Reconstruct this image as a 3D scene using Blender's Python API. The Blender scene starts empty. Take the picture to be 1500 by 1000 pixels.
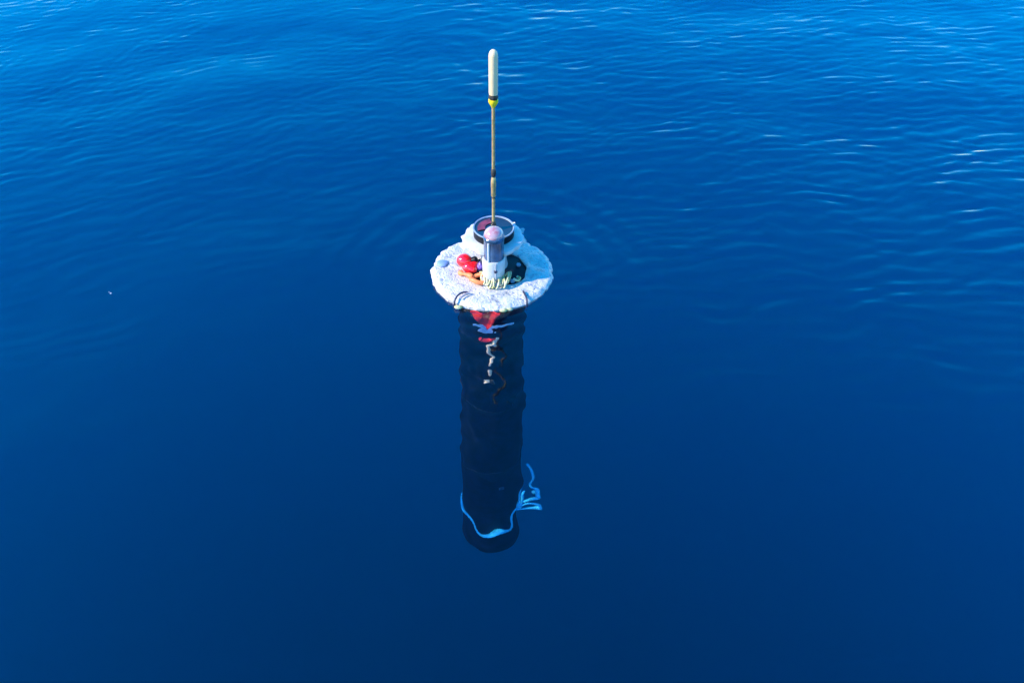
import bpy, bmesh, math, random
import numpy as np
from mathutils import Vector

sc = bpy.context.scene
COL = sc.collection
PI = math.pi
rnd = random.Random(7)

# ------------------------------------------------------------------ camera
cam = bpy.data.cameras.new('camera')
cam_o = bpy.data.objects.new('camera', cam)
COL.objects.link(cam_o)
cam.sensor_width = 36.0
cam.lens = 1150.0 / 1500.0 * 36.0
cam.clip_start = 0.05
cam.clip_end = 3000
cam_o.location = (0.056, -1.790, 1.349)
cam_o.rotation_euler = (math.radians(90 - 41.97), 0, 0)
sc.camera = cam_o

# ------------------------------------------------------------------ light
SUN_EL = math.radians(36)
SUN_AZ = math.radians(180 + 76)          # clockwise from +Y: from the left, a little behind the camera
world = bpy.data.worlds.new('World')
sc.world = world
world.use_nodes = True
nt = world.node_tree
nt.nodes.clear()
sky = nt.nodes.new('ShaderNodeTexSky')
sky.sky_type = 'NISHITA'
sky.sun_disc = False
sky.sun_elevation = SUN_EL
sky.sun_rotation = SUN_AZ
sky.altitude = 0
sky.air_density = 1.5
sky.dust_density = 0.0
sky.ozone_density = 10.0
hs = nt.nodes.new('ShaderNodeHueSaturation')
hs.inputs['Saturation'].default_value = 1.38
bg = nt.nodes.new('ShaderNodeBackground')
bg.inputs['Strength'].default_value = 0.15
wo = nt.nodes.new('ShaderNodeOutputWorld')
nt.links.new(sky.outputs['Color'], hs.inputs['Color'])
nt.links.new(hs.outputs['Color'], bg.inputs['Color'])
nt.links.new(bg.outputs['Background'], wo.inputs['Surface'])

sun = bpy.data.lights.new('sun', 'SUN')
sun.energy = 2.5
sun.angle = math.radians(0.53)
sun.color = (1.0, 0.87, 0.70)
sun.cycles.is_caustics_light = True
sun_o = bpy.data.objects.new('sun', sun)
COL.objects.link(sun_o)
to_sun = Vector((math.sin(SUN_AZ) * math.cos(SUN_EL), math.cos(SUN_AZ) * math.cos(SUN_EL), math.sin(SUN_EL)))
sun_o.rotation_euler = to_sun.to_track_quat('Z', 'Y').to_euler()
sun_o.location = to_sun * 20

vs = sc.view_settings
vs.view_transform = 'Standard'
vs.look = 'None'
vs.exposure = 1.9
vs.gamma = 1
vs.use_curve_mapping = False
cy = sc.cycles
cy.max_bounces = 16
cy.transmission_bounces = 12
cy.glossy_bounces = 6
cy.diffuse_bounces = 4
cy.volume_bounces = 8
cy.transparent_max_bounces = 12
cy.use_denoising = True
cy.caustics_refractive = True
cy.caustics_reflective = True
cy.sample_clamp_indirect = 8

# ------------------------------------------------------------------ materials
def newmat(name):
    m = bpy.data.materials.new(name)
    m.use_nodes = True
    return m, m.node_tree, m.node_tree.nodes['Principled BSDF']

def mat(name, c, rough=0.5, metal=0.0, var=0.12, scale=60.0, bump=0.0, bscale=150.0, spec=0.5, coat=0.0, trans=0.0, c2=None):
    """base colour broken up by noise, with an optional fine bump"""
    m, t, p = newmat(name)
    L = t.links
    tc = t.nodes.new('ShaderNodeTexCoord')
    n = t.nodes.new('ShaderNodeTexNoise')
    n.inputs['Scale'].default_value = scale
    n.inputs['Detail'].default_value = 5
    L.new(tc.outputs['Object'], n.inputs['Vector'])
    r = t.nodes.new('ShaderNodeValToRGB')
    lo = c2 if c2 else tuple(v * (1 - var) for v in c)
    hi = c if c2 else tuple(min(1, v * (1 + var)) for v in c)
    r.color_ramp.elements[0].position = 0.35
    r.color_ramp.elements[1].position = 0.65
    r.color_ramp.elements[0].color = (*lo, 1)
    r.color_ramp.elements[1].color = (*hi, 1)
    L.new(n.outputs['Fac'], r.inputs['Fac'])
    L.new(r.outputs['Color'], p.inputs['Base Color'])
    p.inputs['Roughness'].default_value = rough
    p.inputs['Metallic'].default_value = metal
    p.inputs['Specular IOR Level'].default_value = spec
    p.inputs['Coat Weight'].default_value = coat
    p.inputs['Coat Roughness'].default_value = 0.06
    p.inputs['Transmission Weight'].default_value = trans
    if bump:
        n2 = t.nodes.new('ShaderNodeTexNoise')
        n2.inputs['Scale'].default_value = bscale
        n2.inputs['Detail'].default_value = 3
        L.new(tc.outputs['Object'], n2.inputs['Vector'])
        b = t.nodes.new('ShaderNodeBump')
        b.inputs['Strength'].default_value = bump
        b.inputs['Distance'].default_value = 0.004
        L.new(n2.outputs['Fac'], b.inputs['Height'])
        L.new(b.outputs['Normal'], p.inputs['Normal'])
    return m

# water: a clear refracting skin; an added blue sheet far below stands in for upwelling light
wm = bpy.data.materials.new('sea_water')
wm.use_nodes = True
t = wm.node_tree
t.nodes.clear()
out = t.nodes.new('ShaderNodeOutputMaterial')
wb = t.nodes.new('ShaderNodeBsdfGlass')
wb.inputs['Color'].default_value = (1, 1, 1, 1)
wb.inputs['Roughness'].default_value = 0.0
wb.inputs['IOR'].default_value = 1.333
t.links.new(wb.outputs['BSDF'], out.inputs['Surface'])

M = {}
M['hull'] = mat('dark_hull_paint', (0.001, 0.006, 0.022), 0.6, var=0.35, scale=25, spec=0.15)
M['band'] = mat('navy_band', (0.002, 0.012, 0.030), 0.6, var=0.3, spec=0.15)
M['plate'] = mat('dull_blue_plate', (0.02, 0.07, 0.14), 0.6, var=0.4, scale=70, spec=0.2)
M['black'] = mat('black_plastic', (0.004, 0.005, 0.010), 0.45, var=0.3, spec=0.15)
M['gloss_black'] = mat('glossy_black_cap', (0.012, 0.010, 0.014), 0.08, var=0.2, coat=1.0)
M['rim'] = mat('pale_worn_rim', (0.20, 0.25, 0.33), 0.3, var=0.2)
M['white'] = mat('white_highlight', (0.46, 0.45, 0.43), 0.4, var=0.12, scale=30, bump=0.25, bscale=80)
M['brass'] = mat('brass_rod', (0.40, 0.27, 0.105), 0.42, metal=0.3, var=0.25, scale=90, bump=0.05)
M['dark_metal'] = mat('dark_joint_metal', (0.05, 0.04, 0.03), 0.45, metal=0.3, var=0.4)
M['cream'] = mat('cream_radome', (0.63, 0.46, 0.26), 0.5, var=0.05)
M['yellow'] = mat('yellow_band', (0.74, 0.53, 0.012), 0.4, var=0.1)
M['red'] = mat('red_rubber', (0.88, 0.006, 0.016), 0.16, var=0.15, scale=30, coat=0.6)
M['red_cloth'] = mat('red_cloth', (0.85, 0.015, 0.02), 0.6, var=0.3, scale=45, bump=0.3, bscale=60)
M['orange'] = mat('orange_strap', (0.80, 0.20, 0.06), 0.5, var=0.3, scale=50, bump=0.2)
M['yrope'] = mat('pale_yellow_rope', (0.56, 0.52, 0.36), 0.75, scale=70, c2=(0.36, 0.34, 0.12), bump=0.4, bscale=400)
M['beige'] = mat('beige_cord', (0.85, 0.68, 0.42), 0.7, var=0.15, scale=120, bump=0.3, bscale=400)
M['brope'] = mat('light_blue_rope', (0.012, 0.47, 0.70), 0.8, var=0.15, scale=40, bump=0.3, bscale=300)
M['tape'] = mat('pale_blue_tape', (0.60, 0.80, 0.85), 0.5, scale=35, c2=(0.22, 0.48, 0.68), bump=0.3, bscale=60)
M['chrome'] = mat('polished_sensor_metal', (0.040, 0.085, 0.15), 0.18, var=0.45, scale=35, spec=0.35)
M['pink'] = mat('pink_dome', (0.34, 0.09, 0.12), 0.2, scale=45, c2=(0.40, 0.31, 0.32), coat=0.6)
M['grey'] = mat('grey_plastic', (0.30, 0.31, 0.34), 0.45, var=0.2)
M['patch'] = mat('blue_grey_patch', (0.16, 0.24, 0.40), 0.5, var=0.2)
M['purple'] = mat('purple_tape', (0.18, 0.11, 0.42), 0.4, var=0.2)
M['wire'] = mat('dark_wire', (0.02, 0.02, 0.05), 0.5)
M['foam'] = mat('sea_foam', (0.30, 0.36, 0.42), 0.5)

# white crumpled disc: flecked, wet
m, t, p = newmat('flecked_white_disc')
tc = t.nodes.new('ShaderNodeTexCoord')
v1 = t.nodes.new('ShaderNodeTexNoise'); v1.inputs['Scale'].default_value = 85; v1.inputs['Detail'].default_value = 4
v1.inputs['Distortion'].default_value = 1.2
v2 = t.nodes.new('ShaderNodeTexNoise'); v2.inputs['Scale'].default_value = 95; v2.inputs['Detail'].default_value = 2
for v in (v1, v2):
    t.links.new(tc.outputs['Object'], v.inputs['Vector'])
r1 = t.nodes.new('ShaderNodeValToRGB')
e = r1.color_ramp.elements
e[0].position = 0.32; e[0].color = (0.16, 0.18, 0.26, 1)
e[1].position = 0.40; e[1].color = (0.50, 0.465, 0.43, 1)
t.links.new(v1.outputs['Fac'], r1.inputs['Fac'])
r2 = t.nodes.new('ShaderNodeValToRGB')
e = r2.color_ramp.elements
e[0].position = 0.30; e[0].color = (0.62, 0.80, 0.78, 1)
e[1].position = 0.70; e[1].color = (0.86, 0.66, 0.76, 1)
k = e.new(0.42); k.color = (1, 1, 1, 1)
k = e.new(0.60); k.color = (1, 1, 1, 1)
t.links.new(v2.outputs['Color'], r2.inputs['Fac'])
mx = t.nodes.new('ShaderNodeMix'); mx.data_type = 'RGBA'; mx.blend_type = 'MULTIPLY'
mx.inputs['Factor'].default_value = 1
t.links.new(r1.outputs['Color'], mx.inputs['A']); t.links.new(r2.outputs['Color'], mx.inputs['B'])
v3 = t.nodes.new('ShaderNodeTexNoise'); v3.inputs['Scale'].default_value = 24; v3.inputs['Detail'].default_value = 6
v3.inputs['Roughness'].default_value = 0.7
t.links.new(tc.outputs['Object'], v3.inputs['Vector'])
r3 = t.nodes.new('ShaderNodeValToRGB')
e = r3.color_ramp.elements
e[0].position = 0.55; e[0].color = (1, 1, 1, 1)
e[1].position = 0.70; e[1].color = (0.46, 0.48, 0.54, 1)
t.links.new(v3.outputs['Fac'], r3.inputs['Fac'])
mx2 = t.nodes.new('ShaderNodeMix'); mx2.data_type = 'RGBA'; mx2.blend_type = 'MULTIPLY'
mx2.inputs['Factor'].default_value = 1
t.links.new(mx.outputs['Result'], mx2.inputs['A']); t.links.new(r3.outputs['Color'], mx2.inputs['B'])
t.links.new(mx2.outputs['Result'], p.inputs['Base Color'])
p.inputs['Roughness'].default_value = 0.38
b = t.nodes.new('ShaderNodeBump'); b.inputs['Strength'].default_value = 0.9; b.inputs['Distance'].default_value = 0.006
t.links.new(v1.outputs['Fac'], b.inputs['Height']); t.links.new(b.outputs['Normal'], p.inputs['Normal'])
M['disc'] = m

# ------------------------------------------------------------------ helpers
UNDER = []
def thing(name, label, cat, loc=(0, 0, 0), group=None):
    o = bpy.data.objects.new(name, None)
    o.empty_display_size = 0.05
    COL.objects.link(o)
    o.location = loc
    o['label'] = label
    o['category'] = cat
    if group: o['group'] = group
    return o

def tag(o, label, cat):
    o['label'] = label
    o['category'] = cat
    return o

def link(name, bm, m, parent=None, smooth=True):
    me = bpy.data.meshes.new(name)
    bmesh.ops.recalc_face_normals(bm, faces=bm.faces)
    bm.to_mesh(me)
    bm.free()
    me.materials.append(m)
    if smooth:
        me.polygons.foreach_set('use_smooth', [True] * len(me.polygons))
        me.set_sharp_from_angle(angle=math.radians(38))
    o = bpy.data.objects.new(name, me)
    COL.objects.link(o)
    if parent: o.parent = parent
    o.cycles.is_caustics_receiver = True
    return o

def lathe(bm, prof, seg=48, c=(0, 0, 0), axis=None, wob=None):
    """turn a profile of (radius, height) about an axis; ends at radius 0 close to a point"""
    q = (Vector(axis).normalized().to_track_quat('Z', 'Y') if axis else None)
    rings = []
    for (r, z) in prof:
        ring = []
        for i in range(1 if r < 1e-6 else seg):
            a = 2 * PI * i / seg
            rr = r * (wob(a, z) if wob else 1)
            v = Vector((rr * math.cos(a), rr * math.sin(a), z))
            if q: v = q @ v
            ring.append(bm.verts.new(v + Vector(c)))
        rings.append(ring)
    for A, B in zip(rings, rings[1:]):
        for i in range(seg):
            j = (i + 1) % seg
            if len(A) == 1 and len(B) == 1: continue
            if len(A) == 1: bm.faces.new((A[0], B[i], B[j]))
            elif len(B) == 1: bm.faces.new((A[i], A[j], B[0]))
            else: bm.faces.new((A[i], A[j], B[j], B[i]))
    return rings

def catmull(pts, n=8, closed=False):
    P = [Vector(p) for p in pts]
    out = []
    N = len(P)
    rng = range(N) if closed else range(N - 1)
    for i in rng:
        p0 = P[(i - 1) % N] if closed or i > 0 else P[0]
        p1, p2 = P[i], P[(i + 1) % N]
        p3 = P[(i + 2) % N] if closed or i + 2 < N else P[-1]
        for k in range(n):
            u = k / n
            out.append(0.5 * ((2 * p1) + (p2 - p0) * u + (2 * p0 - 5 * p1 + 4 * p2 - p3) * u * u + (3 * p1 - p0 - 3 * p2 + p3) * u ** 3))
    if not closed: out.append(P[-1])
    return out

def tube(bm, pts, r, seg=8, closed=False, twist=0.0, lay=0.0):
    """a round tube along a path; lay > 0 gives the three-strand bulge of laid rope"""
    N = len(pts)
    rings = []
    up = Vector((0, 0, 1))
    s = 0
    for i, p in enumerate(pts):
        a = pts[(i - 1) % N] if closed or i > 0 else pts[0]
        b = pts[(i + 1) % N] if closed or i < N - 1 else pts[-1]
        d = (b - a)
        d = d.normalized() if d.length > 1e-9 else Vector((0, 0, 1))
        if i: s += (p - pts[i - 1]).length
        x = up - d * up.dot(d)
        if x.length < 0.05: x = Vector((1, 0, 0)) - d * d.x
        x.normalize()
        up = x
        y = d.cross(x)
        rr = r(i / max(1, N - 1)) if callable(r) else r
        ring = []
        for k in range(seg):
            an = 2 * PI * k / seg
            q = rr * (1 + lay * math.cos(3 * (an + s * twist)))
            ring.append(bm.verts.new(p + x * q * math.cos(an) + y * q * math.sin(an)))
        rings.append(ring)
    for i in range(N if closed else N - 1):
        A, B = rings[i], rings[(i + 1) % N]
        for k in range(seg):
            bm.faces.new((A[k], A[(k + 1) % seg], B[(k + 1) % seg], B[k]))
    if not closed:
        for R in (rings[0], rings[-1]):
            bm.faces.new(R)

def blob(bm, c, rad, seed=0, amp=0.0, sub=3):
    res = bmesh.ops.create_icosphere(bm, subdivisions=sub, radius=1)
    rr = random.Random(seed)
    ph = [rr.uniform(0, 6) for _ in range(6)]
    for v in res['verts']:
        p = v.co
        k = 1 + amp * (math.sin(3 * p.x + ph[0]) * math.sin(4 * p.y + ph[1]) + 0.6 * math.sin(6 * p.z + ph[2]) * math.sin(7 * p.x + ph[3]))
        v.co = Vector((c[0] + p.x * k * rad[0], c[1] + p.y * k * rad[1], c[2] + p.z * k * rad[2]))

# ------------------------------------------------------------------ the sea
class Noise:
    """smooth random field built from a few long waves"""
    def __init__(s, seed, lmin, lmax, n=14):
        g = np.random.default_rng(seed)
        lam = np.exp(g.uniform(np.log(lmin), np.log(lmax), n))
        th = g.uniform(0, 2 * PI, n)
        s.kx, s.ky, s.ph = 2 * PI / lam * np.cos(th), 2 * PI / lam * np.sin(th), g.uniform(0, 2 * PI, n)
    def __call__(s, x, y):
        z = 0
        for kx, ky, ph in zip(s.kx, s.ky, s.ph): z = z + np.sin(kx * x + ky * y + ph)
        return z / math.sqrt(len(s.kx) / 2)

def sig(v): return 1 / (1 + np.exp(-v))

def train(x, y, seed, n, ang, spread, lmin, lmax, slope, warp=None):
    """a train of small waves; ang is the bearing the crests travel along, degrees from +Y"""
    g = np.random.default_rng(seed)
    z = np.zeros_like(x)
    if warp is not None:
        x, y = x + warp[0], y + warp[1]
    for i in range(n):
        lam = math.exp(g.uniform(math.log(lmin), math.log(lmax)))
        th = math.radians(g.normal(ang, spread))
        k = 2 * PI / lam
        ph = k * (math.sin(th) * x + math.cos(th) * y) + g.uniform(0, 2 * PI)
        # slightly peaked crests
        z += slope / k / math.sqrt(n / 2) * (np.sin(ph) + 0.06 * np.sin(2 * ph + PI / 2))
    return z

def ripple(x, y, seed, ang, lam, slope, wander=0.022, lo=0.30):
    """one run of ripples whose crests wander, bunch and fade in patches"""
    th = math.radians(ang)
    u = x + wander * Noise(seed, 0.22, 0.8, 10)(x, y)
    v = y + wander * Noise(seed + 1, 0.22, 0.8, 10)(x, y)
    k = 2 * PI / lam
    ph = k * (math.sin(th) * u + math.cos(th) * v) + 0.8 * Noise(seed + 2, 0.5, 1.6, 8)(x, y)
    a = lo + (1 - lo) * sig(2.2 * Noise(seed + 3, 0.16, 0.55, 12)(0.55 * x, y))
    return 0.78 * slope / k * a * (np.sin(ph) + 0.05 * np.sin(2 * ph + PI / 2))

def sea_height(x, y):
    w1, w2 = Noise(1, 0.5, 1.4), Noise(2, 0.5, 1.4)
    warp = (0.03 * w1(x, y), 0.03 * w2(x, y))
    patch = 0.66 + 0.34 * np.tanh(Noise(3, 0.35, 1.0)(x, y))
    patch2 = 0.55 + 0.45 * np.tanh(Noise(4, 0.3, 0.9)(x, y))
    # the breeze ruffles the far and right-hand water; the near water lies calm
    ruff = sig((y - 0.06 + 0.35 * np.clip(x, -2, 1.2)) / 0.32)
    left = sig((-x - 0.15) / 0.3) * sig((y + 0.25) / 0.25)
    right = sig((x - 0.35) / 0.3) * sig((y + 0.90 - 0.10 * x) / 0.22)
    corner = sig((-x - 0.9 - 0.3 * (y - 1)) / 0.25) * sig((y - 0.45) / 0.3)
    calm_l = 1 - 0.75 * sig((-x - 0.55) / 0.25) * sig((y - 0.5) / 0.3)
    far = 1 - 0.70 * sig((y - 1.0) / 0.38)                # lower ripples where the view is most slanting
    rf = ruff * calm_l * far
    z = ripple(x, y, 101, -16, 0.064, 0.130) * rf
    z += ripple(x, y, 111, -27, 0.052, 0.095) * rf
    z += ripple(x, y, 121, -6, 0.080, 0.080) * rf
    z += ripple(x, y, 131, 16, 0.046, 0.055) * rf
    z += train(x, y, 12, 20, 0, 30, 0.035, 0.09, 0.016, warp) * rf
    z += (ripple(x, y, 141, -27, 0.070, 0.085) + ripple(x, y, 151, -38, 0.055, 0.055)) * left * far
    z += (ripple(x, y, 161, -14, 0.072, 0.125) + ripple(x, y, 171, 2, 0.060, 0.085) + ripple(x, y, 181, -24, 0.10, 0.06)) * right * far
    z += train(x, y, 15, 30, -35, 30, 0.032, 0.075, 0.040, warp) * corner * patch2
    z += train(x, y, 16, 12, -20, 40, 0.14, 0.40, 0.014, warp)
    z += train(x, y, 18, 14, -5, 30, 0.07, 0.17, 0.030, warp) * np.exp(-((x - 0.05) / 0.45) ** 2) * (0.18 + 0.9 * sig((y + 0.72) / 0.1))
    z += train(x, y, 29, 16, 0, 40, 0.030, 0.060, 0.032, warp) * np.exp(-((x - 0.02) / 0.22) ** 2) * sig((y + 0.62) / 0.05) * sig((-0.10 - y) / 0.04)
    z += train(x, y, 17, 8, -25, 40, 0.6, 1.8, 0.020)
    # faint rings from the float's bobbing
    r = np.hypot(x, y)
    z += 0.0012 * np.sin(2 * PI * r / 0.075) * np.exp(-((r - 0.36) / 0.16) ** 2) * sig((y + 0.1) / 0.1)
    z += 0.0009 * np.sin(2 * PI * r / 0.05 + 1) * np.exp(-((r - 0.22) / 0.05) ** 2)
    fade = np.exp(-np.maximum(0, np.maximum(np.abs(x) - 3.3, np.abs(y - 0.5) - 2.9)) / 0.25)
    return z * fade

def axis_coords(a, b, step, far, n):
    core = np.arange(a, b + step / 2, step)
    g = step * np.cumsum(1.165 ** np.arange(1, n))
    g = g[g < far]
    return np.concatenate([(a - g)[::-1], core, b + g])

def build_sea():
    xs = axis_coords(-3.0, 3.0, 0.0070, 400, 90)
    ys = axis_coords(-1.9, 3.0, 0.0070, 400, 90)
    X, Y = np.meshgrid(xs, ys)
    Z = sea_height(X, Y)
    nx, ny = len(xs), len(ys)
    top = np.stack([X.ravel(), Y.ravel(), Z.ravel()], 1)
    idx = np.arange(nx * ny).reshape(ny, nx)
    quads = np.stack([idx[:-1, :-1], idx[:-1, 1:], idx[1:, 1:], idx[1:, :-1]], -1).reshape(-1, 4)
    nq = len(quads)
    me = bpy.data.meshes.new('sea')
    me.vertices.add(len(top)); me.vertices.foreach_set('co', top.astype(np.float32).ravel())
    me.loops.add(nq * 4); me.loops.foreach_set('vertex_index', quads.astype(np.int32).ravel())
    me.polygons.add(nq); me.polygons.foreach_set('loop_start', (np.arange(nq) * 4).astype(np.int32))
    me.polygons.foreach_set('use_smooth', np.ones(nq, bool))
    me.update(calc_edges=True); me.validate()
    me.materials.append(wm)
    o = bpy.data.objects.new('sea', me)
    COL.objects.link(o)
    o['kind'] = 'structure'
    o.cycles.is_caustics_caster = True
    return o
build_sea()

bm = bmesh.new()
s = 420
bm.faces.new([bm.verts.new(v) for v in ((-s, -s, -14), (s, -s, -14), (s, s, -14), (-s, s, -14))])
dm = bpy.data.materials.new('upwelling_blue_sheen')
dm.use_nodes = True
t = dm.node_tree
t.nodes.clear()
out = t.nodes.new('ShaderNodeOutputMaterial')
addn = t.nodes.new('ShaderNodeAddShader')
for k, (c, r) in enumerate((((0.022, 0.325, 0.70, 1), 0.82), ((0.002, 0.18, 0.16, 1), 0.55))):
    sh = t.nodes.new('ShaderNodeBsdfSheen')  # sheen colour imitates upwelling light, brighter at slanting views
    sh.distribution = 'ASHIKHMIN'
    sh.inputs[0].default_value = c
    sh.inputs[1].default_value = r
    t.links.new(sh.outputs[0], addn.inputs[k])
t.links.new(addn.outputs[0], out.inputs['Surface'])
sb = link('upwelling_sheet', bm, dm, smooth=False)
sb['kind'] = 'structure'
sb.cycles.is_caustics_receiver = False

# ------------------------------------------------------------------ the profiling float
T = thing('profiling_float', 'white collared instrument float upright in the blue sea with tall thin antenna', 'buoy', (0, 0, 0))

bm = bmesh.new()
R = 0.0985
RB = R + 0.009                                            # the hull swells slightly towards its foot
prof = [(0.0, 0.004), (R - 0.006, 0.004), (R, -0.002), (R, -0.30), (R + 0.0012, -0.302), (R + 0.0012, -0.312), (R, -0.314), (R + 0.002, -0.7), (R + 0.006, -1.2), (RB, -1.55), (RB, -1.74)]
for i in range(1, 13):
    a = i / 12 * PI / 2
    prof.append((RB * math.cos(a) ** 0.80 if i < 12 else 0, -1.74 - 0.24 * math.sin(a)))
lathe(bm, prof, 64)
link('hull', bm, M['hull'], T)

bm = bmesh.new()
lathe(bm, [(0, 0.0105), (0.093, 0.0105), (0.0975, 0.0085), (0.0975, 0.006), (0, 0.006)], 56)
ec = link('end_cap', bm, M['black'], T)
for k in range(6):
    a = 2 * PI * k / 6 + 0.3
    bm = bmesh.new()
    lathe(bm, [(0, 0.0165), (0.006, 0.0165), (0.007, 0.015), (0.007, 0.010)], 6, (0.078 * math.cos(a), 0.078 * math.sin(a), 0))
    link('bolt', bm, M['rim'], ec)

# disc: an annulus with a lumpy torn edge
g = random.Random(5)
ph = [g.uniform(0, 6.3) for _ in range(12)]
def edge(a):
    back = 0.5 + 0.5 * math.sin(a)                       # rougher at the back and left
    lumps = 0.35 * math.sin(9 * a + ph[0]) + 0.35 * math.sin(15 * a + ph[1]) + 0.4 * math.sin(23 * a + ph[2]) + 0.35 * math.sin(37 * a + ph[3]) + 0.25 * math.sin(61 * a + ph[4])
    return 1 + (0.006 + 0.022 * back) * lumps
bm = bmesh.new()
seg, nr = 220, 14
r1 = 0.172
r0 = lambda a: 0.066 + 0.0305 / (1 + math.exp(-(math.cos(a - 0.15) - 0.42) / 0.10)) + 0.002 * math.sin(11 * a)
rows = []
for side in (1, -1):
    for j in (range(nr + 1) if side == 1 else range(nr, -1, -1)):
        u = j / nr
        row = []
        for i in range(seg):
            a = 2 * PI * i / seg
            rr = r0(a) + (r1 * edge(a) - r0(a)) * u
            x, y = rr * math.cos(a), rr * math.sin(a)
            if side == 1:
                z = 0.016 + 0.0010 * math.sin(70 * x + 2 * math.sin(50 * y)) + 0.0010 * math.sin(85 * y + 2.2 * math.sin(60 * x) + 1) + g.uniform(-0.0006, 0.0006)
                if j >= nr - 1: z -= 0.003 if j < nr else 0.009
                if j == 0: z -= 0.003
            else:
                z = -0.006 + (0.003 if j == nr else 0)
            row.append(bm.verts.new((x, y, z)))
        rows.append(row)
for A, B in zip(rows, rows[1:] + rows[:1]):
    for i in range(seg):
        j = (i + 1) % seg
        bm.faces.new((A[i], A[j], B[j], B[i]))
disc = link('damping_disc', bm, M['disc'], T)

# details on the disc
bm = bmesh.new()
lathe(bm, [(0, 0.0225), (0.012, 0.022), (0.0155, 0.0195), (0.0155, 0.012)], 28, (-0.142, 0.021, 0), wob=lambda a, z: 1 + 0.08 * math.sin(3 * a))
link('oval_patch', bm, M['patch'], disc)
for pts in ([(-0.062, -0.118, 0.022), (-0.075, -0.118, 0.024), (-0.090, -0.130, 0.023), (-0.098, -0.146, 0.017), (-0.099, -0.150, 0.002)],
            [(0.086, -0.108, 0.021), (0.090, -0.122, 0.023), (0.095, -0.138, 0.020), (0.096, -0.149, 0.012), (0.096, -0.151, 0.0)]):
    bm = bmesh.new()
    tube(bm, catmull(pts, 6), 0.0026, 8)
    link('lashing_wire', bm, M['wire'], disc)
bm = bmesh.new()
tube(bm, catmull([(-0.060, -0.120, 0.0235), (-0.072, -0.127, 0.024), (-0.084, -0.141, 0.022)], 6), 0.0022, 8)
link('pink_tie', bm, M['pink'], disc)
for (x, y, r) in ((-0.088, -0.158, 0.008), (0.033, -0.170, 0.008), (0.05, -0.166, 0.006)):
    bm = bmesh.new(); blob(bm, (x, y, 0.004), (r * 1.5, r * 0.7, 0.006), 3, 0.1, 2)
    link('cord_knot', bm, M['yrope'], disc)

# neck and collar
bm = bmesh.new()
lathe(bm, [(0.0, 0.010), (0.040, 0.010), (0.036, 0.03), (0.036, 0.075), (0.050, 0.085), (0.0, 0.086)], 40, (0.004, 0.03, 0))
link('neck', bm, M['grey'], T)
g2 = random.Random(9)
pp = [g2.uniform(0, 6) for _ in range(6)]
bm = bmesh.new()
def cw(a, z):
    return 1 + 0.018 * math.sin(7 * a + pp[0]) + 0.014 * math.sin(13 * a + pp[1]) + 0.012 * math.sin(21 * a + pp[2])
lathe(bm, [(0.030, 0.088), (0.066, 0.087), (0.080, 0.092), (0.084, 0.099), (0.082, 0.106), (0.076, 0.108), (0.052, 0.108), (0.02, 0.108)], 90, (0.004, 0.03, 0), wob=cw)
collar = link('collar', bm, M['white'], T)
for (a, l, w, up, z) in ((24, 0.016, 0.022, 0.001, 0.10), (2, 0.013, 0.020, -0.010, 0.095), (48, 0.012, 0.026, 0.003, 0.10), (168, 0.016, 0.030, -0.012, 0.096), (148, 0.013, 0.03, -0.005, 0.098), (190, 0.014, 0.028, -0.018, 0.092)):
    a = math.radians(a)
    d = Vector((math.cos(a), math.sin(a), 0)); n = Vector((-d.y, d.x, 0)); c0 = Vector((0.004, 0.03, z)) + d * 0.076
    bm = bmesh.new()
    topv, botv = [], []
    for i in range(5):
        for j in range(4):
            u, v = i / 4, j / 3 - 0.5
            q = c0 + d * (l * u * (1 + 0.3 * math.sin(5 * v + a))) + n * (w * v * (1 - 0.4 * u) * 1.4) + Vector((0, 0, up * u * u + 0.003 * math.sin(6 * u + 4 * v + a)))
            topv.append(bm.verts.new(q)); botv.append(bm.verts.new(q - Vector((0, 0, 0.0018))))
    for i in range(4):
        for j in range(3):
            k = i * 4 + j
            bm.faces.new((topv[k], topv[k + 1], topv[k + 5], topv[k + 4]))
            bm.faces.new((botv[k], botv[k + 4], botv[k + 5], botv[k + 1]))
    per = [i * 4 for i in range(5)] + [17, 18, 19] + [15, 11, 7, 3, 2, 1]
    for k in range(len(per)):
        a1, a2 = per[k], per[(k + 1) % len(per)]
        bm.faces.new((topv[a1], topv[a2], botv[a2], botv[a1]))
    link('tape_flap', bm, M['white'], collar)

# black antenna cap with a pale rim
CX, CY = 0.004, 0.035
bm = bmesh.new()
lathe(bm, [(0.0, 0.105), (0.055, 0.105), (0.0565, 0.108), (0.0565, 0.128), (0.052, 0.131)], 56, (CX, CY, 0))
cap = link('antenna_cap', bm, M['black'], T)
bm = bmesh.new()
lathe(bm, [(0.0555, 0.1285), (0.0575, 0.1305), (0.0565, 0.1335), (0.0535, 0.1325), (0.0525, 0.1295)], 56, (CX, CY, 0))
link('rim', bm, M['rim'], cap)
bm = bmesh.new()
lathe(bm, [(0.0525, 0.1300), (0.040, 0.1290), (0.020, 0.1285), (0.0, 0.1285)], 48, (CX, CY, 0))
link('lid', bm, M['gloss_black'], cap)

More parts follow.
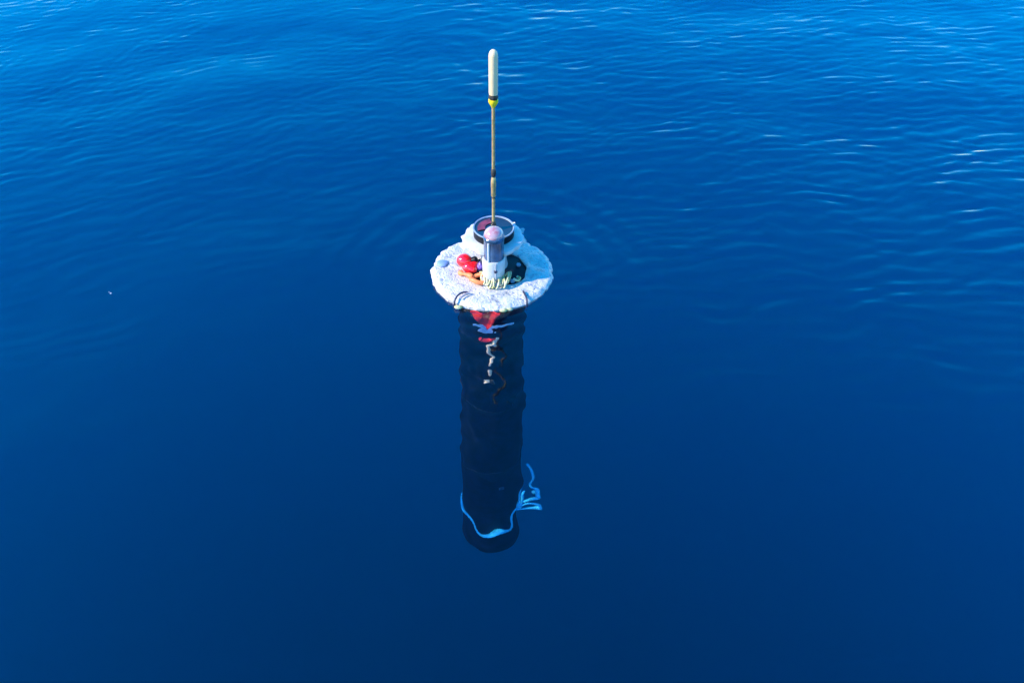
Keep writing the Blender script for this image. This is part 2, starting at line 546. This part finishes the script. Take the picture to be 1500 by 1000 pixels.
bm = bmesh.new()  # red reflection on the lid's left, put in as a coloured patch
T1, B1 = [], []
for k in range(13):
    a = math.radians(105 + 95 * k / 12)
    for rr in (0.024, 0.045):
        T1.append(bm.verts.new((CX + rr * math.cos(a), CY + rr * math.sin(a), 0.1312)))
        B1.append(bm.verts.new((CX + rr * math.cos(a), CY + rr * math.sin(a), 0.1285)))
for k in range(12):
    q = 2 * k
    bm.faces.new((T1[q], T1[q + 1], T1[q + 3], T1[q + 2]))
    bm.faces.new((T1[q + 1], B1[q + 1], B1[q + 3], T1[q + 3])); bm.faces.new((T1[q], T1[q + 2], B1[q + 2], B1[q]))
link('red_reflection', bm, mat('dull_red_reflection', (0.16, 0.02, 0.035), 0.35, var=0.4), cap)

# sensor: stem, polished barrel, pink dome
SX, SY = 0.006, -0.050
bm = bmesh.new()
lathe(bm, [(0.0, 0.012), (0.031, 0.012), (0.031, 0.026), (0.027, 0.029), (0.0, 0.029)], 32, (SX - 0.003, SY - 0.006, 0))
link('sensor_foot', bm, M['grey'], T)
bm = bmesh.new()
lathe(bm, [(0.026, 0.028), (0.030, 0.034), (0.031, 0.06), (0.0315, 0.085), (0.029, 0.093), (0.0, 0.094)], 40, (SX - 0.001, SY, 0))
stem = link('sensor_stem', bm, M['white'], T)
bm = bmesh.new()
tube(bm, [Vector((SX + 0.005, SY - 0.0312, z)) for z in (0.034, 0.06, 0.078, 0.090)], 0.0022, 8)
link('stem_cable', bm, M['grey'], stem)
bm = bmesh.new()
lathe(bm, [(0, 0.004), (0.004, 0.004), (0.005, 0.0)], 14, (SX + 0.005, SY - 0.031, 0.066), axis=(0, -1, 0.0))
link('port', bm, M['wire'], stem)
bm = bmesh.new()
lathe(bm, [(0.0, 0.0945), (0.0270, 0.0945), (0.0275, 0.098), (0.0272, 0.150), (0.0282, 0.152), (0.0282, 0.162), (0.0262, 0.165)], 48, (SX, SY, 0))
link('sensor_barrel', bm, M['chrome'], T)
barrel = bpy.data.objects['sensor_barrel']
for a in (240,):  # the barrel's bright highlight, modelled as a white strip
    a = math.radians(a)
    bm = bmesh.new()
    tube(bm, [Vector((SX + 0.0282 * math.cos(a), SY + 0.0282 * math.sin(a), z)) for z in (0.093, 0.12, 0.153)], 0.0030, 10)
    link('highlight_streak', bm, M['white'], barrel)
bm = bmesh.new()
lathe(bm, [(0.0275, 0.156), (0.0288, 0.157), (0.0288, 0.162), (0.0270, 0.164)], 40, (SX, SY, 0))
link('clamp_ring', bm, M['chrome'], barrel)
bm = bmesh.new()
lathe(bm, [(0.0268, 0.1645)] + [(0.0268 * math.cos(a), 0.1660 + 0.021 * math.sin(a)) for a in (0.0, 0.25, 0.5, 0.75, 1.0, 1.25, 1.45)] + [(0, 0.1870)], 40, (SX, SY, 0))
link('sensor_dome', bm, M['pink'], T)

# antenna
AX, AY = 0.0035, 0.03
lean = 0.002                                            # the rod leans a hair to the right
def arod(prof, name, m, parent, seg=20):
    bm = bmesh.new()
    rings = lathe(bm, prof, seg)
    for v in bm.verts:
        v.co.z = 0.13 + (v.co.z - 0.13) * 0.931
        v.co.x += AX + lean * (v.co.z - 0.13) / 0.54
        v.co.y += AY
    return link(name, bm, m, parent)
rod = arod([(0.0052, 0.129), (0.0052, 0.155), (0.0044, 0.160), (0.0044, 0.512), (0.0, 0.512)], 'antenna_rod', M['brass'], T)
arod([(0.0075, 0.128), (0.0075, 0.148), (0.0056, 0.156), (0.0046, 0.158)], 'rod_socket', M['dark_metal'], rod)
arod([(0.0046, 0.240), (0.0064, 0.243), (0.0064, 0.268), (0.0070, 0.272), (0.0070, 0.286), (0.0060, 0.300), (0.0046, 0.303)], 'ferrule', M['brass'], rod)
arod([(0.0046, 0.305), (0.0062, 0.308), (0.0066, 0.326), (0.0046, 0.331)], 'joint', M['dark_metal'], rod)
arod([(0.0046, 0.236), (0.0054, 0.2365), (0.0054, 0.239), (0.0046, 0.2395)], 'clip', M['dark_metal'], rod)
tip = arod([(0.0, 0.548), (0.0106, 0.548), (0.0112, 0.552), (0.0112, 0.650)] + [(0.0112 * math.cos(a), 0.650 + 0.016 * math.sin(a)) for a in (0.3, 0.6, 0.9, 1.2, 1.4)] + [(0, 0.666)], 'antenna_tip', M['cream'], T, 28)
arod([(0.0, 0.530), (0.0095, 0.530), (0.0100, 0.5475), (0, 0.5475)], 'tip_base', M['dark_metal'], tip)
arod([(0.0085, 0.536), (0.0118, 0.537), (0.0124, 0.541), (0.0115, 0.545), (0.009, 0.546)], 'clamp', M['dark_metal'], tip, 8)
arod([(0.0048, 0.512), (0.0070, 0.517), (0.0105, 0.523), (0.0125, 0.528), (0.0122, 0.534), (0.008, 0.5355)], 'yellow_sleeve', M['yellow'], tip)

# underwater fittings on the hull
bm = bmesh.new()
def wrap(name, m, a0, a1, z0, z1, th, parent, amp=0.006, seed=1, n=16):
    """a strip that follows the hull between two bearings (0 = towards the camera)"""
    gg = random.Random(seed)
    bm = bmesh.new()
    A, B = [], []
    for i in range(n + 1):
        u = i / n
        a = a0 + (a1 - a0) * u
        e1, e2 = gg.uniform(-amp, amp), gg.uniform(-amp, amp)
        for j in range(4):
            v = j / 3
            zt = z0(u) if callable(z0) else z0
            zb = z1(u) if callable(z1) else z1
            z = zt + (zb - zt) * v + (e1 if j == 0 else e2 if j == 3 else 0)
            for (lst, rr) in ((A, R + th + gg.uniform(0, 0.3) * th), (B, R + 0.0015)):
                lst.append(bm.verts.new((rr * math.sin(a), -rr * math.cos(a), z)))
    for i in range(n):
        for j in range(3):
            k = i * 4 + j
            bm.faces.new((A[k], A[k + 1], A[k + 5], A[k + 4]))
            bm.faces.new((B[k], B[k + 4], B[k + 5], B[k + 1]))
    per = [i * 4 for i in range(n + 1)] + [n * 4 + 1, n * 4 + 2, n * 4 + 3] + [i * 4 + 3 for i in range(n - 1, -1, -1)] + [2, 1]
    for k in range(len(per)):
        p, q = per[k], per[(k + 1) % len(per)]
        bm.faces.new((A[p], A[q], B[q], B[p]))
    bmesh.ops.remove_doubles(bm, verts=bm.verts, dist=1e-6)
    return link(name, bm, m, parent)
for z in (-0.72, -1.18):
    bm = bmesh.new()
    rr = R + 0.002 + (0.0045 if z < -1 else 0.0005)
    lathe(bm, [(rr - 0.004, z - 0.011), (rr + 0.0012, z - 0.010), (rr + 0.0012, z + 0.010), (rr - 0.004, z + 0.011)], 64)
    link('hull_band', bm, M['band'], T)
wrap('label_plate', M['plate'], 0.30, 0.48, -1.24, -1.27, 0.009, T, 0.003, 14)
wrap('tape_band', M['tape'], -0.52, 0.68, -0.192, -0.216, 0.003, T, 0.0045, 4)

T.rotation_euler = (0, 0.011, 0)                         # it floats with a slight list

# ------------------------------------------------------------------ loose things on and under the float
gr = random.Random(8)
bm = bmesh.new()
F, Bk = [], []
for i in range(15):
    u = i / 14
    xx = -0.056 + 0.080 * u
    drop = 0.028 + 0.060 * max(0, 1 - abs(u - 0.58) / 0.45)
    for j in range(7):
        v = j / 6
        zz = 0.002 - drop * v
        yy = -0.1795 - 0.010 * v + 0.005 * math.sin(11 * u + 3 * v) + gr.uniform(-0.0015, 0.0015) + 0.35 * xx * xx / 0.17
        xj = xx + (0.0 if v < 0.3 else 0.010 * (0.5 - u) * v * 2)
        F.append(bm.verts.new((xj, yy, zz))); Bk.append(bm.verts.new((xj, yy + 0.003, zz)))
for i in range(14):
    for j in range(6):
        k = i * 7 + j
        bm.faces.new((F[k], F[k + 1], F[k + 8], F[k + 7])); bm.faces.new((Bk[k], Bk[k + 7], Bk[k + 8], Bk[k + 1]))
per = [i * 7 for i in range(15)] + [98 + j for j in range(1, 7)] + [i * 7 + 6 for i in range(13, -1, -1)] + [5, 4, 3, 2, 1]
for k in range(len(per)):
    p_, q_ = per[k], per[(k + 1) % len(per)]
    bm.faces.new((F[p_], F[q_], Bk[q_], Bk[p_]))
o = link('red_cloth', bm, M['red_cloth'])
tag(o, 'crumpled red cloth hanging under the front edge of the white disc', 'cloth')

B_ = thing('red_bulb', 'glossy red bulb with a black stopper lying on the white disc', 'bulb', (-0.078, 0.008, 0.018))
bm = bmesh.new(); blob(bm, (0, 0, 0.020), (0.0225, 0.020, 0.020), 1, 0.02); link('bulb', bm, M['red'], B_)
bm = bmesh.new(); blob(bm, (0.017, -0.020, 0.013), (0.024, 0.022, 0.014), 2, 0.16); link('tail', bm, M['red'], B_)
bm = bmesh.new(); lathe(bm, [(0, 0), (0.009, 0), (0.010, 0.004), (0.010, 0.014), (0.006, 0.018), (0, 0.018)], 20, (0.020, -0.002, 0.020), axis=(0.8, 0, 0.35)); link('stopper', bm, M['black'], B_)
bm = bmesh.new(); blob(bm, (0.044, -0.018, 0.012), (0.010, 0.012, 0.013), 4, 0.15); link('tape_wrap', bm, M['purple'], B_)

O_ = thing('orange_strap', 'looped orange strap lying beside the red bulb on the white disc', 'strap', (-0.05, -0.052, 0.016))
bm = bmesh.new()
tube(bm, catmull([(0.014 + 0.021 * math.cos(a), -0.008 + 0.017 * math.sin(a), 0.010 + 0.004 * math.sin(2 * a)) for a in [i * PI / 4 for i in range(8)]], 6, True), 0.0062, 10, True)
link('loop', bm, M['orange'], O_)
bm = bmesh.new()
tube(bm, catmull([(-0.004, 0.0, 0.010), (-0.018, 0.010, 0.010), (-0.032, 0.016, 0.009), (-0.040, 0.026, 0.007)], 6), lambda u: 0.0065 + 0.002 * math.sin(9 * u), 10)
link('strap_end', bm, M['orange'], O_)

Y_ = thing('rope_coil', 'small coil of pale yellow rope at the foot of the sensor stem', 'rope', (0.012, -0.075, 0.018))
gc = random.Random(21)
NT = 12
jit = [(gc.uniform(-0.004, 0.004), gc.uniform(-0.005, 0.005), gc.uniform(0.75, 1.2), gc.uniform(-0.004, 0.006)) for _ in range(NT + 2)]
ctl = []
for k in range(NT * 7 + 1):
    u = k / (NT * 7)
    a = 2 * PI * NT * u
    q = jit[int(u * NT)]
    c = 0.037 * (u * 2 - 1)
    ctl.append((c + q[0] + 0.007 * math.sin(a + q[0] * 300), q[1] + 0.017 * q[2] * math.cos(a) + 9 * c * c, 0.012 + 0.010 * q[2] * math.sin(a + 0.5) + q[3] * 0.7))
pts = catmull(ctl, 4)
bm = bmesh.new(); tube(bm, pts, 0.0025, 9, lay=0.16, twist=300)
link('coil', bm, M['yrope'], Y_)
bm = bmesh.new()
tube(bm, catmull([(0.048, 0.014, 0.008), (0.060, 0.010, 0.006), (0.066, 0.022, 0.005), (0.058, 0.030, 0.004)], 6), 0.0034, 9, lay=0.12, twist=260)
link('loose_end', bm, M['yrope'], Y_)

def path_obj(name, pts, r, m, label, cat, closed=False, lay=0.1, n=8):
    bm = bmesh.new(); tube(bm, catmull(pts, n, closed), r, 9, closed, lay=lay, twist=200)
    return tag(link(name, bm, m), label, cat)

yy = -0.112
path_obj('red_hook', [(-0.036, yy, -0.252), (-0.030, yy, -0.259), (-0.016, yy, -0.263), (0.0, yy, -0.264), (0.010, yy, -0.257), (0.015, yy, -0.247)], lambda u: 0.0062 - 0.0030 * u, M['red_cloth'], 'thin red hook below the pale blue tape on the dark hull', 'hook', lay=0)
path_obj('beige_cord', [(0.018, yy, -0.244), (0.012, yy, -0.262), (0.004, yy, -0.280), (0.008, yy, -0.289), (0.002, yy, -0.283), (-0.010, yy, -0.294), (-0.016, yy, -0.312), (-0.010, yy, -0.332), (-0.004, yy, -0.352), (0.003, yy, -0.372), (0.004, yy, -0.392), (-0.006, yy, -0.412), (-0.008, yy, -0.436)], 0.0050, M['beige'], 'wavy beige cord hanging down the front of the dark hull', 'cord')
K_ = thing('cord_weight', 'small pale four pointed weight below the wavy beige cord', 'weight', (-0.010, yy, -0.515))
for k, (a, l) in enumerate(((2.5, 0.026), (0.7, 0.020), (-0.7, 0.022), (-2.4, 0.028))):
    bm = bmesh.new()
    lathe(bm, [(0, 0), (0.009, 0.002), (0.007, l * 0.6), (0.003, l), (0, l + 0.001)], 10, (0, 0, 0), axis=(math.cos(a), -0.2, math.sin(a)))
    link('prong', bm, M['beige'] if k in (0, 3) else M['dark_metal'], K_)

# light blue rope slung round the lower hull
rp = []
for i in range(40):
    a = 2 * PI * i / 40                     # 0 = towards the camera, + to the right
    rr = R + 0.009 + 0.004 * math.sin(5 * a + 1)
    z = -1.56 - 0.03 * math.cos(a - 0.4) + 0.10 * (1 - math.cos(a)) / 2 + 0.012 * math.sin(4 * a + 0.5) + 0.008 * math.sin(7 * a)
    rp.append((rr * math.sin(a), -rr * math.cos(a), z))
RP = thing('blue_rope', 'light blue rope slung loosely round the bottom of the dark hull', 'rope', (-0.017, 0, -1.535))
bm = bmesh.new(); tube(bm, catmull([(x, y, z + 1.5) for x, y, z in rp], 4, True), 0.0060, 9, True, lay=0.12, twist=150)
link('ring', bm, M['brope'], RP)
def loop(pts, r=0.0050):
    bm = bmesh.new(); tube(bm, catmull([(x + 0.020, y, z + 1.5) for x, y, z in pts], 7), r, 8, lay=0.1, twist=150)
    return bm
link('bight', loop([(0.110, -0.06, -1.14), (0.122, -0.07, -1.18), (0.112, -0.075, -1.24), (0.125, -0.085, -1.30), (0.152, -0.09, -1.335), (0.128, -0.09, -1.345), (0.105, -0.09, -1.36)]), M['brope'], RP)
link('bight', loop([(0.100, -0.085, -1.33), (0.098, -0.09, -1.40), (0.120, -0.09, -1.385), (0.160, -0.09, -1.425), (0.125, -0.09, -1.445), (0.088, -0.085, -1.47)]), M['brope'], RP)
bm = bmesh.new(); blob(bm, (0.112, -0.082, 0.09), (0.013, 0.012, 0.045), 6, 0.15)
link('knot', bm, M['brope'], RP)

# a fleck of foam on the water
bm = bmesh.new()
blob(bm, (-1.049, -0.093, 0.001), (0.0028, 0.0026, 0.0014), 3, 0.1, 2)
blob(bm, (-1.056, -0.088, 0.001), (0.0015, 0.0015, 0.001), 4, 0.1, 2)
tag(link('foam_fleck', bm, M['foam']), 'tiny white fleck of foam on the open water left of the float', 'foam')
